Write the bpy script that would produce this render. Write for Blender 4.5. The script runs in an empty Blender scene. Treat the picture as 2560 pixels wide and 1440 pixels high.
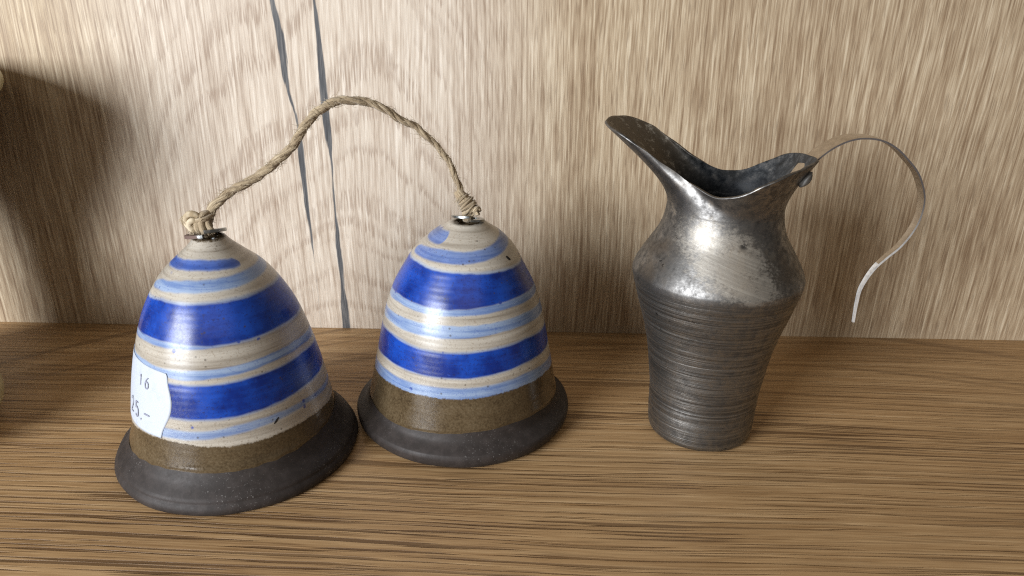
import bpy, math, random
import numpy as np
from mathutils import Vector, Matrix

# ------------------------------------------------------------------ camera, world, lights, exposure
sc = bpy.context.scene
col = sc.collection
R = math.radians
PITCH, ROLL, CAM_H = R(22.0), R(1.05), 0.148
Fv = Vector((0, math.cos(PITCH), -math.sin(PITCH)))
Uv = Vector((0, math.sin(PITCH), math.cos(PITCH)))
Xv = Vector((1, 0, 0))
X2 = Xv * math.cos(ROLL) + Uv * math.sin(ROLL)
U2 = Uv * math.cos(ROLL) - Xv * math.sin(ROLL)
cam_data = bpy.data.cameras.new('camera')
cam_data.sensor_width = 36.0
cam_data.lens = 36.0 * 1862 / 2560
cam_data.clip_start = 0.005
cam_data.clip_end = 20
cam_data.dof.use_dof = True
cam_data.dof.focus_distance = 0.262
cam_data.dof.aperture_fstop = 32
cam = bpy.data.objects.new('camera', cam_data)
cam.matrix_world = Matrix((X2, U2, -Fv)).transposed().to_4x4()
cam.location = (0, 0, CAM_H)
col.objects.link(cam)
sc.camera = cam

world = bpy.data.worlds.new('World')
sc.world = world
world.use_nodes = True
bg = world.node_tree.nodes['Background']
bg.inputs['Color'].default_value = (1.0, 0.90, 0.78, 1)
bg.inputs['Strength'].default_value = 0.11


def area(name, loc, target, size, size_y, power, color):
    d = bpy.data.lights.new(name, 'AREA')
    d.shape = 'RECTANGLE'
    d.size, d.size_y, d.energy, d.color = size, size_y, power, color
    o = bpy.data.objects.new(name, d)
    o.location = loc
    o.rotation_euler = (Vector(target) - Vector(loc)).to_track_quat('-Z', 'Y').to_euler()
    col.objects.link(o)
    return o


# a window to the front left of the shelf, and an added fill for the dim room in front
area('window_light', (-0.74, -0.55, 0.32), (0, 0.28, 0.06), 0.50, 0.54, 21.5, (0.92, 0.955, 1.0))
area('room_fill', (0.25, -1.1, 1.0), (0, 0.28, 0.06), 1.2, 0.8, 2.5, (1.0, 0.84, 0.65))

sc.cycles.filter_width = 1.15
sc.cycles.use_denoising = False
sc.view_settings.view_transform = 'Standard'
sc.view_settings.look = 'None'
sc.view_settings.exposure = 0.0
sc.view_settings.gamma = 1.0
sc.view_settings.use_curve_mapping = False

rng = np.random.default_rng(7)
random.seed(7)


# ------------------------------------------------------------------ helpers
def tag(o, label=None, cat=None, group=None, kind=None):
    if label: o['label'] = label
    if cat: o['category'] = cat
    if group: o['group'] = group
    if kind: o['kind'] = kind
    return o


def empty(name, loc):
    o = bpy.data.objects.new(name, None)
    o.empty_display_size = 0.01
    o.location = loc
    col.objects.link(o)
    return o


def mesh_obj(name, verts, faces, mat, parent=None, smooth=True, attrs=None):
    me = bpy.data.meshes.new(name)
    me.from_pydata([tuple(map(float, v)) for v in verts], [], [tuple(map(int, f)) for f in faces])
    if smooth:
        me.polygons.foreach_set('use_smooth', [True] * len(me.polygons))
    for k, a in (attrs or {}).items():
        at = me.attributes.new(k, 'FLOAT', 'POINT')
        at.data.foreach_set('value', np.ascontiguousarray(a, dtype=np.float32).ravel())
    me.update()
    o = bpy.data.objects.new(name, me)
    for m in (mat if isinstance(mat, (list, tuple)) else [mat]):
        me.materials.append(m)
    o.parent = parent
    col.objects.link(o)
    return o


def grid_faces(nr, nc, wrap=True, flip=False):
    f = []
    for i in range(nr - 1):
        for j in range(nc if wrap else nc - 1):
            a, b = i * nc + j, i * nc + (j + 1) % nc
            q = (a, b, b + nc, a + nc)
            f.append(q[::-1] if flip else q)
    return f


def pchip(xk, yk, x):
    xk = np.asarray(xk, float); yk = np.asarray(yk, float); x = np.asarray(x, float)
    h = np.diff(xk); d = np.diff(yk) / h
    m = np.zeros_like(yk); m[0] = d[0]; m[-1] = d[-1]
    for i in range(1, len(xk) - 1):
        if d[i - 1] * d[i] > 0:
            m[i] = 3 * (h[i - 1] + h[i]) / ((2 * h[i] + h[i - 1]) / d[i - 1] + (h[i] + 2 * h[i - 1]) / d[i])
    i = np.clip(np.searchsorted(xk, x) - 1, 0, len(h) - 1)
    t = (x - xk[i]) / h[i]
    return ((2 * t**3 - 3 * t**2 + 1) * yk[i] + (t**3 - 2 * t**2 + t) * h[i] * m[i]
            + (-2 * t**3 + 3 * t**2) * yk[i + 1] + (t**3 - t**2) * h[i] * m[i + 1])


def sstep(a, b, x):
    t = np.clip((x - a) / (b - a), 0, 1)
    return t * t * (3 - 2 * t)


def catmull(pts, n):
    P = np.asarray(pts, float)
    s = np.concatenate([[0], np.cumsum(np.linalg.norm(np.diff(P, axis=0), axis=1))])
    u = np.linspace(0, s[-1], n)
    # natural-ish cubic through the points (finite-difference tangents)
    m = np.gradient(P, s, axis=0)
    i = np.clip(np.searchsorted(s, u) - 1, 0, len(s) - 2)
    h = (s[i + 1] - s[i])[:, None]; t = ((u - s[i])[:, None]) / h
    return ((2 * t**3 - 3 * t**2 + 1) * P[i] + (t**3 - 2 * t**2 + t) * h * m[i]
            + (-2 * t**3 + 3 * t**2) * P[i + 1] + (t**3 - t**2) * h * m[i + 1])


def frames(P):
    T = np.gradient(P, axis=0)
    T /= np.linalg.norm(T, axis=1)[:, None] + 1e-12
    n = np.cross(T[0], [0.3, 1, 0.2]); n /= np.linalg.norm(n)
    N = [n]
    for i in range(1, len(P)):
        n = n - T[i] * np.dot(n, T[i]); n /= np.linalg.norm(n) + 1e-12
        N.append(n)
    N = np.array(N)
    return T, N, np.cross(T, N)


def tube(P, rad, sides=8, cap=True):
    """verts, faces, along, around for a tube round the path P"""
    P = np.asarray(P, float); n = len(P)
    rad = np.broadcast_to(np.asarray(rad, float), (n,))
    T, N, B = frames(P)
    a = np.arange(sides) * 2 * math.pi / sides
    V = P[:, None] + rad[:, None, None] * (np.cos(a)[None, :, None] * N[:, None] + np.sin(a)[None, :, None] * B[:, None])
    s = np.concatenate([[0], np.cumsum(np.linalg.norm(np.diff(P, axis=0), axis=1))])
    f = grid_faces(n, sides)
    if cap:
        f.append(tuple(range(sides))[::-1])
        f.append(tuple(range((n - 1) * sides, n * sides)))
    return V.reshape(-1, 3), f, np.repeat(s, sides), np.tile(a, n)


class Join:
    def __init__(self):
        self.v, self.f, self.s, self.a, self.n = [], [], [], [], 0

    def add(self, V, F, s=None, a=None):
        V = np.asarray(V)
        self.v.append(V); self.f += [tuple(i + self.n for i in q) for q in F]
        self.s.append(np.zeros(len(V)) if s is None else s); self.a.append(np.zeros(len(V)) if a is None else a)
        self.n += len(V)

    def build(self, name, mat, parent, smooth=True):
        return mesh_obj(name, np.concatenate(self.v), self.f, mat, parent, smooth,
                        {'along': np.concatenate(self.s), 'around': np.concatenate(self.a)})


# ------------------------------------------------------------------ material helpers
class Mat:
    def __init__(self, name):
        self.m = bpy.data.materials.new(name)
        self.m.use_nodes = True
        self.t = self.m.node_tree
        self.b = self.t.nodes['Principled BSDF']

    def n(self, typ, ins=None, **props):
        nd = self.t.nodes.new(typ)
        for k, v in props.items():
            setattr(nd, k, v)
        for k, v in (ins or {}).items():
            self.set(nd.inputs[k], v)
        return nd

    def set(self, sock, v):
        if isinstance(v, bpy.types.NodeSocket):
            self.t.links.new(v, sock)
        else:
            sock.default_value = v

    def math(self, op, a, b=0.0, c=None, clamp=False):
        nd = self.n('ShaderNodeMath', operation=op, use_clamp=clamp)
        self.set(nd.inputs[0], a); self.set(nd.inputs[1], b)
        if c is not None: self.set(nd.inputs[2], c)
        return nd.outputs[0]

    def map(self, x, a, b, c=0.0, d=1.0, smooth=True):
        nd = self.n('ShaderNodeMapRange', interpolation_type='SMOOTHSTEP' if smooth else 'LINEAR')
        for i, v in enumerate((x, a, b, c, d)):
            self.set(nd.inputs[i], v)
        return nd.outputs[0]

    def vec(self, x, y, z=0.0):
        nd = self.n('ShaderNodeCombineXYZ')
        for i, v in enumerate((x, y, z)):
            self.set(nd.inputs[i], v)
        return nd.outputs[0]

    def obj(self):
        s = self.n('ShaderNodeSeparateXYZ', {0: self.n('ShaderNodeTexCoord').outputs['Object']})
        return s.outputs[0], s.outputs[1], s.outputs[2]

    def noise(self, v, scale=1.0, detail=2.0, rough=0.5, dist=0.0):
        return self.n('ShaderNodeTexNoise', {'Vector': v, 'Scale': scale, 'Detail': detail, 'Roughness': rough, 'Distortion': dist}).outputs['Fac']

    def vor(self, v, scale=1.0, rnd=1.0):
        return self.n('ShaderNodeTexVoronoi', {'Vector': v, 'Scale': scale, 'Randomness': rnd}).outputs['Distance']

    def mix(self, f, a, b, blend='MIX'):
        nd = self.n('ShaderNodeMix', data_type='RGBA', blend_type=blend)
        self.set(nd.inputs[0], f)
        for i, v in ((6, a), (7, b)):
            self.set(nd.inputs[i], v if isinstance(v, bpy.types.NodeSocket) else (*v, 1))
        return nd.outputs[2]

    def ramp(self, f, stops):
        nd = self.n('ShaderNodeValToRGB', {0: f})
        e = nd.color_ramp.elements
        while len(e) < len(stops): e.new(0.5)
        for k, (p, c) in zip(e, stops):
            k.position = p; k.color = (*c, 1) if len(c) == 3 else c
        return nd.outputs[0]

    def attr(self, name):
        return self.n('ShaderNodeAttribute', attribute_name=name).outputs['Fac']

    def curve(self, x, pts):
        nd = self.n('ShaderNodeFloatCurve', {1: x})
        c = nd.mapping.curves[0]
        pts = sorted(pts)
        c.points[0].location = pts[0]; c.points[-1].location = pts[-1]
        for p in pts[1:-1]: c.points.new(*p)
        for p in c.points: p.handle_type = 'AUTO_CLAMPED'
        nd.mapping.update()
        return nd.outputs[0]

    def bump(self, h, strength=0.5, dist=0.0005, normal=None):
        ins = {'Height': h, 'Strength': strength, 'Distance': dist}
        if normal is not None: ins['Normal'] = normal
        return self.n('ShaderNodeBump', ins).outputs[0]

    def out(self, color=None, rough=None, metal=None, normal=None, spec=None):
        for k, v in (('Base Color', color), ('Roughness', rough), ('Metallic', metal), ('Normal', normal), ('Specular IOR Level', spec)):
            if v is not None:
                self.set(self.b.inputs[k], (*v, 1) if isinstance(v, tuple) and len(v) == 3 else v)
        return self.m


# ------------------------------------------------------------------ wood
def wall_wood():
    M = Mat('oak_decor_back')
    x, y, z = M.obj()
    w1 = M.noise(M.vec(M.math('MULTIPLY', x, 9), M.math('MULTIPLY', z, 5)), 1, 1)
    dash = M.noise(M.vec(M.math('MULTIPLY', x, 1350), M.math('MULTIPLY', z, 80), 4.0), 1, 1)
    a = M.math('ADD', x, M.math('MULTIPLY', M.math('SUBTRACT', w1, .5), .012))
    lines = M.noise(M.vec(M.math('MULTIPLY', a, 680), M.math('MULTIPLY', z, 14)), 1, 2, .7)
    fib = M.noise(M.vec(M.math('MULTIPLY', a, 1350), M.math('MULTIPLY', z, 60), 3.0), 1, 2, .65)
    broad = M.noise(M.vec(M.math('MULTIPLY', a, 60), M.math('MULTIPLY', z, 3), 9.0), 1, 2, .55)
    # flame figure round the cracks
    dx = M.math('SUBTRACT', x, -.070)
    kk = M.map(dx, -.012, .012, 13.0, 24.0)
    side = M.math('MULTIPLY', M.math('MULTIPLY', dx, dx), kk)
    v = M.math('ADD', z, side)
    v = M.math('ADD', v, M.math('MULTIPLY', M.math('SUBTRACT', w1, .5), .11))
    w3 = M.noise(M.vec(M.math('MULTIPLY', x, 45), M.math('MULTIPLY', z, 22), 8.), 1, 1)
    v = M.math('ADD', v, M.math('MULTIPLY', M.math('SUBTRACT', w3, .5), .022))
    v = M.math('ADD', v, M.math('MULTIPLY', M.math('SUBTRACT', dash, .5), .013))
    ringn = M.noise(M.vec(M.math('MULTIPLY', v, 135), M.math('MULTIPLY', x, 5), 2.0), 1, 1, .5)
    ring = M.map(ringn, .47, .66)
    inner = M.map(M.math('ABSOLUTE', M.math('ADD', dx, .012)), .045, .115, 1, 0)
    streak = M.math('ADD', M.math('MULTIPLY', lines, .46), M.math('ADD', M.math('MULTIPLY', fib, .40), M.math('MULTIPLY', broad, .14)))
    straight = M.map(streak, .38, .62, 0, 1, False)
    base = M.ramp(straight, [(0, (.255, .172, .104)), (.33, (.36, .265, .17)), (.62, (.465, .362, .242)), (1, (.62, .515, .37))])
    pale = M.ramp(straight, [(0, (.40, .315, .24)), (.35, (.545, .455, .365)), (.7, (.635, .55, .455)), (1, (.74, .66, .565))])
    c = M.mix(M.math('MULTIPLY', inner, .9), base, pale)
    ringp = M.math('MULTIPLY', ring, M.map(dash, .42, .58, .05, 1.0))
    c = M.mix(M.math('MULTIPLY', M.math('MULTIPLY', ringp, inner), .52), c, (.255, .17, .115))
    outer = M.math('SUBTRACT', 1.0, inner)
    pore = M.map(dash, .58, .68)
    c = M.mix(M.math('MULTIPLY', M.math('MULTIPLY', pore, M.math('ADD', M.math('MULTIPLY', outer, .36), .10)), .9), c, (.17, .108, .065))
    # printed cracks
    zt = M.math('DIVIDE', z, .16)
    wob = M.math('MULTIPLY', M.math('SUBTRACT', M.noise(M.vec(M.math('MULTIPLY', z, 140), x), 1, 2), .5), .0005)
    edge = M.math('MULTIPLY', M.math('SUBTRACT', M.noise(M.vec(M.math('MULTIPLY', x, 900), M.math('MULTIPLY', z, 70), 5.), 1, 2), .5), .0012)
    cm = None
    cracks = [
        (-.1, [(0, .0118), (.0352, .0114), (.0609, .0100), (.0919, .0094), (.1113, .0062), (.1283, .0055), (.1417, .0037), (.16, .002)],
         [(0, 0), (.030, 0), (.040, .0006), (.055, .0011), (.068, .0015), (.080, .0019), (.088, .0013), (.094, .0005), (.102, .0008), (.112, .0017), (.124, .0023), (.134, .0018), (.145, .0012), (.16, .001)]),
        (-.09, [(0, .0136), (.0239, .0131), (.0503, .0124), (.082, .0122), (.1035, .0112), (.124, .0109), (.142, .0102), (.16, .0094)],
         [(0, .0027), (.010, .0024), (.018, .0015), (.024, .0011), (.034, .0016), (.046, .0012), (.060, .0007), (.076, .0005), (.081, .0009), (.090, .0020), (.103, .0023), (.118, .0019), (.130, .0013), (.145, .0010), (.16, .001)])]
    for x0, path, wid in cracks:
        xc = M.math('ADD', M.math('MULTIPLY', M.curve(zt, [(zz / .16, q / .02) for zz, q in path]), .02), x0)
        hw = M.math('MULTIPLY', M.curve(zt, [(zz / .16, q / .004) for zz, q in wid]), .004)
        d = M.math('ABSOLUTE', M.math('SUBTRACT', M.math('ADD', x, M.math('ADD', wob, edge)), xc))
        k = M.map(M.math('ADD', M.math('SUBTRACT', M.math('MULTIPLY', hw, .70), d), M.math('MULTIPLY', M.math('SUBTRACT', fib, .5), .0009)), -.00022, .00030)
        cm = k if cm is None else M.math('MAXIMUM', cm, k)
    cdark = M.ramp(fib, [(.3, (.026, .029, .034)), (.5, (.06, .066, .075)), (.72, (.17, .165, .16))])
    c = M.mix(M.math('MULTIPLY', cm, .95), c, cdark)
    return M.out(c, M.map(fib, .3, .7, .48, .62), 0.0, None, .3)


def floor_wood():
    M = Mat('oak_decor_shelf')
    x, y, z = M.obj()
    yy = M.math('ADD', y, M.math('MULTIPLY', x, .024))
    w1 = M.noise(M.vec(M.math('MULTIPLY', x, 5), M.math('MULTIPLY', yy, 9)), 1, 1)
    w2 = M.noise(M.vec(M.math('MULTIPLY', x, 34), M.math('MULTIPLY', yy, 120), 2.), 1, 1)
    a = M.math('ADD', yy, M.math('MULTIPLY', M.math('SUBTRACT', w1, .5), .010))
    a = M.math('ADD', a, M.math('MULTIPLY', M.math('SUBTRACT', w2, .5), .0009))
    lines = M.noise(M.vec(M.math('MULTIPLY', x, 9), M.math('MULTIPLY', a, 520)), 1, 2, .65)
    fib = M.noise(M.vec(M.math('MULTIPLY', x, 60), M.math('MULTIPLY', a, 1500), 3.), 1, 2, .65)
    broad = M.noise(M.vec(M.math('MULTIPLY', x, 3), M.math('MULTIPLY', a, 48), 9.), 1, 2, .5)
    streak = M.math('ADD', M.math('MULTIPLY', lines, .45), M.math('ADD', M.math('MULTIPLY', fib, .33), M.math('MULTIPLY', broad, .22)))
    t = M.map(streak, .35, .65, 0, 1, False)
    c = M.ramp(t, [(0, (.25, .138, .055)), (.4, (.395, .242, .112)), (.7, (.48, .31, .152)), (1, (.61, .42, .23))])
    zone = M.map(M.noise(M.vec(M.math('MULTIPLY', x, 6), M.math('MULTIPLY', a, 38), 5.), 1, 1), .36, .60)
    g1 = M.map(M.noise(M.vec(M.math('MULTIPLY', x, 13), M.math('MULTIPLY', a, 820), 7.), 1, 1, .5), .54, .61)
    g2 = M.map(M.noise(M.vec(M.math('MULTIPLY', x, 28), M.math('MULTIPLY', a, 1500), 17.), 1, 1, .5), .54, .62)
    groove = M.math('MULTIPLY', M.math('MAXIMUM', g1, M.math('MULTIPLY', g2, .65)), M.math('ADD', M.math('MULTIPLY', zone, .7), .3))
    # the grain calms down towards the back where the decor shows a wide ring
    calm = M.map(y, .25, .295, 1, .3)
    groove = M.math('MULTIPLY', groove, calm)
    c = M.mix(M.math('MULTIPLY', groove, .80), c, (.10, .050, .020))
    # a smooth wide growth ring at the back right
    ring = M.math('ADD', a, M.math('MULTIPLY', M.math('POWER', M.math('SUBTRACT', x, .10), 2.0), 1.3))
    rn = M.map(M.noise(M.vec(M.math('MULTIPLY', ring, 170), M.math('MULTIPLY', x, 4), 21.), 1, 1), .56, .66)
    c = M.mix(M.math('MULTIPLY', M.math('MULTIPLY', rn, M.map(y, .25, .28)), .45), c, (.14, .078, .036))
    return M.out(c, M.map(fib, .3, .7, .42, .56), 0.0, M.bump(M.math('SUBTRACT', 0.0, g1), .7, .0004), .35)


def box(name, lo, hi, mat):
    x0, y0, z0 = lo; x1, y1, z1 = hi
    v = [(x0, y0, z0), (x1, y0, z0), (x1, y1, z0), (x0, y1, z0), (x0, y0, z1), (x1, y0, z1), (x1, y1, z1), (x0, y1, z1)]
    f = [(3, 2, 1, 0), (4, 5, 6, 7), (0, 1, 5, 4), (1, 2, 6, 5), (2, 3, 7, 6), (3, 0, 4, 7)]
    return mesh_obj(name, v, f, mat, smooth=False)


tag(box('shelf_board', (-.55, .06, -.019), (.55, .3129, 0), floor_wood()), 'brown oak shelf board the bells and jug stand on', kind='structure')
tag(box('back_panel', (-.55, .313, -.019), (.55, .331, .36), wall_wood()), 'pale oak back panel with two dark cracks behind the objects', kind='structure')


# ------------------------------------------------------------------ ceramic bells
def bell_mat():
    M = Mat('striped_stoneware')
    x, y, z = M.obj()
    dark, light, brown, bare = (M.attr(k) for k in ('dark', 'light', 'brown', 'bare'))
    vb = M.vec(x, y, z)
    speck = M.noise(vb, 1100, 2, .7)
    brown = M.map(M.math('ADD', brown, M.math('MULTIPLY', M.math('SUBTRACT', speck, .5), .75)), .30, .70)
    hz = M.vec(M.math('MULTIPLY', x, 28), M.math('MULTIPLY', y, 28), M.math('MULTIPLY', z, 850))
    turn = M.noise(hz, 1, 3, .6)
    turn2 = M.noise(M.vec(M.math('MULTIPLY', x, 16), M.math('MULTIPLY', y, 16), M.math('MULTIPLY', z, 300)), 1, 2, .5)
    grain = M.noise(vb, 1500, 2, .6)
    cloud = M.noise(vb, 95, 3, .6)
    cream = M.ramp(M.math('ADD', M.math('MULTIPLY', turn, .6), M.math('MULTIPLY', turn2, .4)),
                   [(.32, (.215, .182, .142)), (.45, (.365, .325, .268)), (.6, (.46, .42, .355)), (.72, (.52, .485, .415))])
    cream = M.mix(M.math('MULTIPLY', M.map(grain, .53, .70), .5), cream, (.22, .17, .12))
    lb = M.mix(M.map(M.math('ADD', M.math('MULTIPLY', cloud, .3), M.math('MULTIPLY', turn, .7)), .38, .62), (.13, .20, .385), (.265, .345, .49))
    lb = M.mix(M.math('MULTIPLY', M.map(grain, .56, .70), .4), lb, (.05, .09, .33))
    db = M.mix(M.map(M.math('ADD', M.math('MULTIPLY', cloud, .8), M.math('MULTIPLY', turn, .2)), .36, .64), (.004, .020, .17), (.007, .058, .37))
    db = M.mix(M.math('MULTIPLY', M.map(grain, .54, .70), .6), db, (.006, .01, .08))
    c = M.mix(light, cream, lb)
    c = M.mix(dark, c, db)
    # cobalt and iron specks
    vd = M.vor(vb, 210)
    sp = M.map(vd, .10, .17, 1, 0)
    pick = M.map(M.noise(vb, 130, 1), .55, .60)
    c = M.mix(M.math('MULTIPLY', M.math('MULTIPLY', sp, pick), .85), c, (.02, .05, .27))
    vd2 = M.map(M.vor(M.vec(M.math('ADD', x, .3), y, z), 420), .10, .2, 1, 0)
    pick2 = M.map(M.noise(vb, 210, 1), .56, .62)
    c = M.mix(M.math('MULTIPLY', M.math('MULTIPLY', vd2, pick2), .6), c, (.045, .03, .02))
    br = M.ramp(M.math('ADD', M.math('MULTIPLY', cloud, .45), M.math('MULTIPLY', grain, .55)),
                [(.34, (.045, .030, .016)), (.48, (.082, .057, .030)), (.62, (.112, .081, .045)), (.74, (.17, .13, .08))])
    c = M.mix(brown, c, br)
    clay = M.mix(M.map(M.noise(vb, 300, 3, .6), .35, .7), (.027, .0215, .0192), (.041, .033, .030))
    dust = M.math('MULTIPLY', M.map(M.noise(vb, 1900, 2, .6), .63, .71), M.map(M.noise(vb, 70, 2), .48, .66))
    clay = M.mix(M.math('MULTIPLY', dust, .7), clay, (.22, .21, .20))
    c = M.mix(bare, c, clay)
    rough = M.math('ADD', M.map(cloud, .35, .65, .25, .34), M.math('MULTIPLY', bare, .30))
    rough = M.math('ADD', rough, M.math('MULTIPLY', M.math('SUBTRACT', grain, .5), .2))
    rough = M.math('SUBTRACT', rough, M.math('MULTIPLY', brown, .11))
    h = M.math('ADD', M.math('MULTIPLY', turn2, .30), M.math('ADD', M.math('MULTIPLY', turn, .16), M.math('MULTIPLY', grain, .12)))
    hb = M.math('ADD', h, M.math('MULTIPLY', bare, M.math('MULTIPLY', M.noise(vb, 900, 2, .6), .35)))
    return M.out(c, rough, 0.0, M.bump(hb, .16, .0004), M.map(bare, 0, 1, .5, .3))


BELL_MAT = bell_mat()
HOLE = Mat('dark_pit').out((.012, .010, .009), .8)

ZK = [0.0055, .009, .014, .02, .03, .04, .05, .058, .065, .070, .0735, .0755]


def per(pts, phi):
    """edge height at azimuth phi (degrees) from measured (phi, z) points, closed round the back"""
    p = sorted(pts)
    xs = [q[0] for q in p]; ys = [q[1] for q in p]
    m = .5 * (ys[0] + ys[-1])
    xs = [xs[-1] - 360, -180 if xs[0] > -180 else xs[0] - 1] + xs + [180, xs[0] + 360]
    ys = [ys[-1], m] + ys + [m, ys[0]]
    return np.interp(phi, xs, ys)


class Wob:
    def __init__(s, amp):
        s.k = rng.integers(2, 40, 9); s.p = rng.uniform(0, 6.28, 9); s.a = amp * rng.uniform(.3, 1, 9) / np.sqrt(s.k / 2)

    def __call__(s, phi):
        ph = np.radians(phi)
        return sum(a * np.sin(k * ph + p) for k, p, a in zip(s.k, s.p, s.a))


def band(z, phi, top, bot, soft=.00035, amp=.00010):
    t = per(top, phi) + Wob(amp)(phi); b = per(bot, phi) + Wob(amp)(phi)
    return sstep(-soft, soft, t - z) * sstep(-soft, soft, z - b)


def along_band(z, phi, ctr, soft=.0004):
    """a brush stroke: ctr = [(unwrapped phi, z, half width)], both ends round"""
    out = np.zeros_like(z)
    xs = [q[0] for q in ctr]
    wob = Wob(.00008)(phi)
    for off in (-360, 0, 360):
        p = phi + off
        zc = np.interp(p, xs, [q[1] for q in ctr]) + wob
        hw = np.interp(p, xs, [q[2] for q in ctr])
        e0 = 2.0 + hw * 0 + 9.0
        u = np.clip(np.maximum((xs[0] + e0 - p) / e0, (p - (xs[-1] - e0)) / e0), 0, None)
        hw2 = hw * np.sqrt(np.clip(1 - u * u, 0, 1))
        m = sstep(-soft, soft, hw2 - np.abs(z - zc)) * (u < 1)
        out = np.maximum(out, m)
    return out


def make_bell(loc, rk, lean, tip, ztop, paint, glaze_edge, lip, label):
    root = empty('ceramic_bell', (loc[0], loc[1], 0))
    tag(root, label, 'bell', 'pair of striped ceramic bells')
    zd = np.linspace(ZK[0], ztop, 900)
    rd = pchip(ZK, rk, zd)
    sd = np.concatenate([[0], np.cumsum(np.hypot(np.diff(zd), np.diff(rd)))])
    nc, nr = 420, 300
    phi = np.linspace(-180, 180, nc, endpoint=False)
    ph = np.radians(phi)
    ge = per(glaze_edge, phi) + Wob(.00018)(phi)
    s0 = np.interp(ge, zd, sd)
    u = np.linspace(0, 1, nr)[:, None]
    s = s0[None] + (sd[-1] - s0[None]) * u
    z = np.interp(s, sd, zd); r = np.interp(s, sd, rd)
    PH = np.broadcast_to(phi, z.shape)
    r = r + .00030 * sstep(0, .0011, s - s0[None])            # glaze thickness
    ring = .000012 * np.sin(z * 1700 + 3 * np.sin(z * 300)) + .000008 * np.sin(z * 3300 + 1.3)
    r = r + ring * sstep(.012, .02, z)
    r = r * (1 + .004 * np.sin(2 * np.radians(PH) + 1.0))

    def place(rr, zz, pp):
        sh = lean * zz + tip * sstep(.055, .076, zz)
        return np.stack([sh + rr * np.sin(pp), -rr * np.cos(pp), zz], -1)
    V = place(r, z, np.broadcast_to(ph, z.shape)).reshape(-1, 3)
    masks = paint(z, PH)
    masks['bare'] = np.zeros_like(z)
    # turn the hole edge at the top inwards, painted dark for its shaded gap
    top = place(np.full(nc, r[-1].mean() * .55)[None], np.full((1, nc), ztop + .0001), ph[None]).reshape(-1, 3)
    top2 = place(np.full(nc, .0018)[None], np.full((1, nc), ztop - .004), ph[None]).reshape(-1, 3)
    V = np.concatenate([V, top, top2])
    at = {k: np.concatenate([m.ravel(), np.repeat(1.0 if k == 'brown' else 0.0, 2 * nc)]) for k, m in masks.items()}
    mesh_obj('glazed_dome', V, grid_faces(nr + 2, nc), BELL_MAT, root, True, at)
    # flared rim of bare clay: from the glaze edge down, round the lip and up inside
    n1 = 50
    zl = np.array([q[1] for q in lip]); rl = np.array([q[0] for q in lip])
    rows = []
    for k in range(n1):
        t = k / (n1 - 1)
        zz = ge * (1 - t) + ZK[0] * t
        rows.append((np.interp(zz, zd, rd), zz))
    for a, b in zip(rl, zl):
        rows.append((np.full(nc, a), np.full(nc, b)))
    Vr = []
    for i, (rr, zz) in enumerate(rows):
        rr = rr * (1 + .003 * np.sin(3 * ph + .6) + .0016 * np.sin(11 * ph))
        Vr.append(place(np.asarray(rr), np.asarray(zz), ph))
    Vr = np.concatenate(Vr)
    n = len(Vr)
    mesh_obj('flared_rim', Vr, grid_faces(len(rows), nc, flip=True), BELL_MAT, root, True,
             {'bare': np.ones(n), 'dark': np.zeros(n), 'light': np.zeros(n), 'brown': np.zeros(n)})

    def surf(p, zz, off=0.0):
        rr = np.interp(zz, zd, rd) + .00030 + off
        q = place(np.asarray(rr, float), np.asarray(zz, float), np.radians(np.asarray(p, float)))
        return q
    return root, surf


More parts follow.
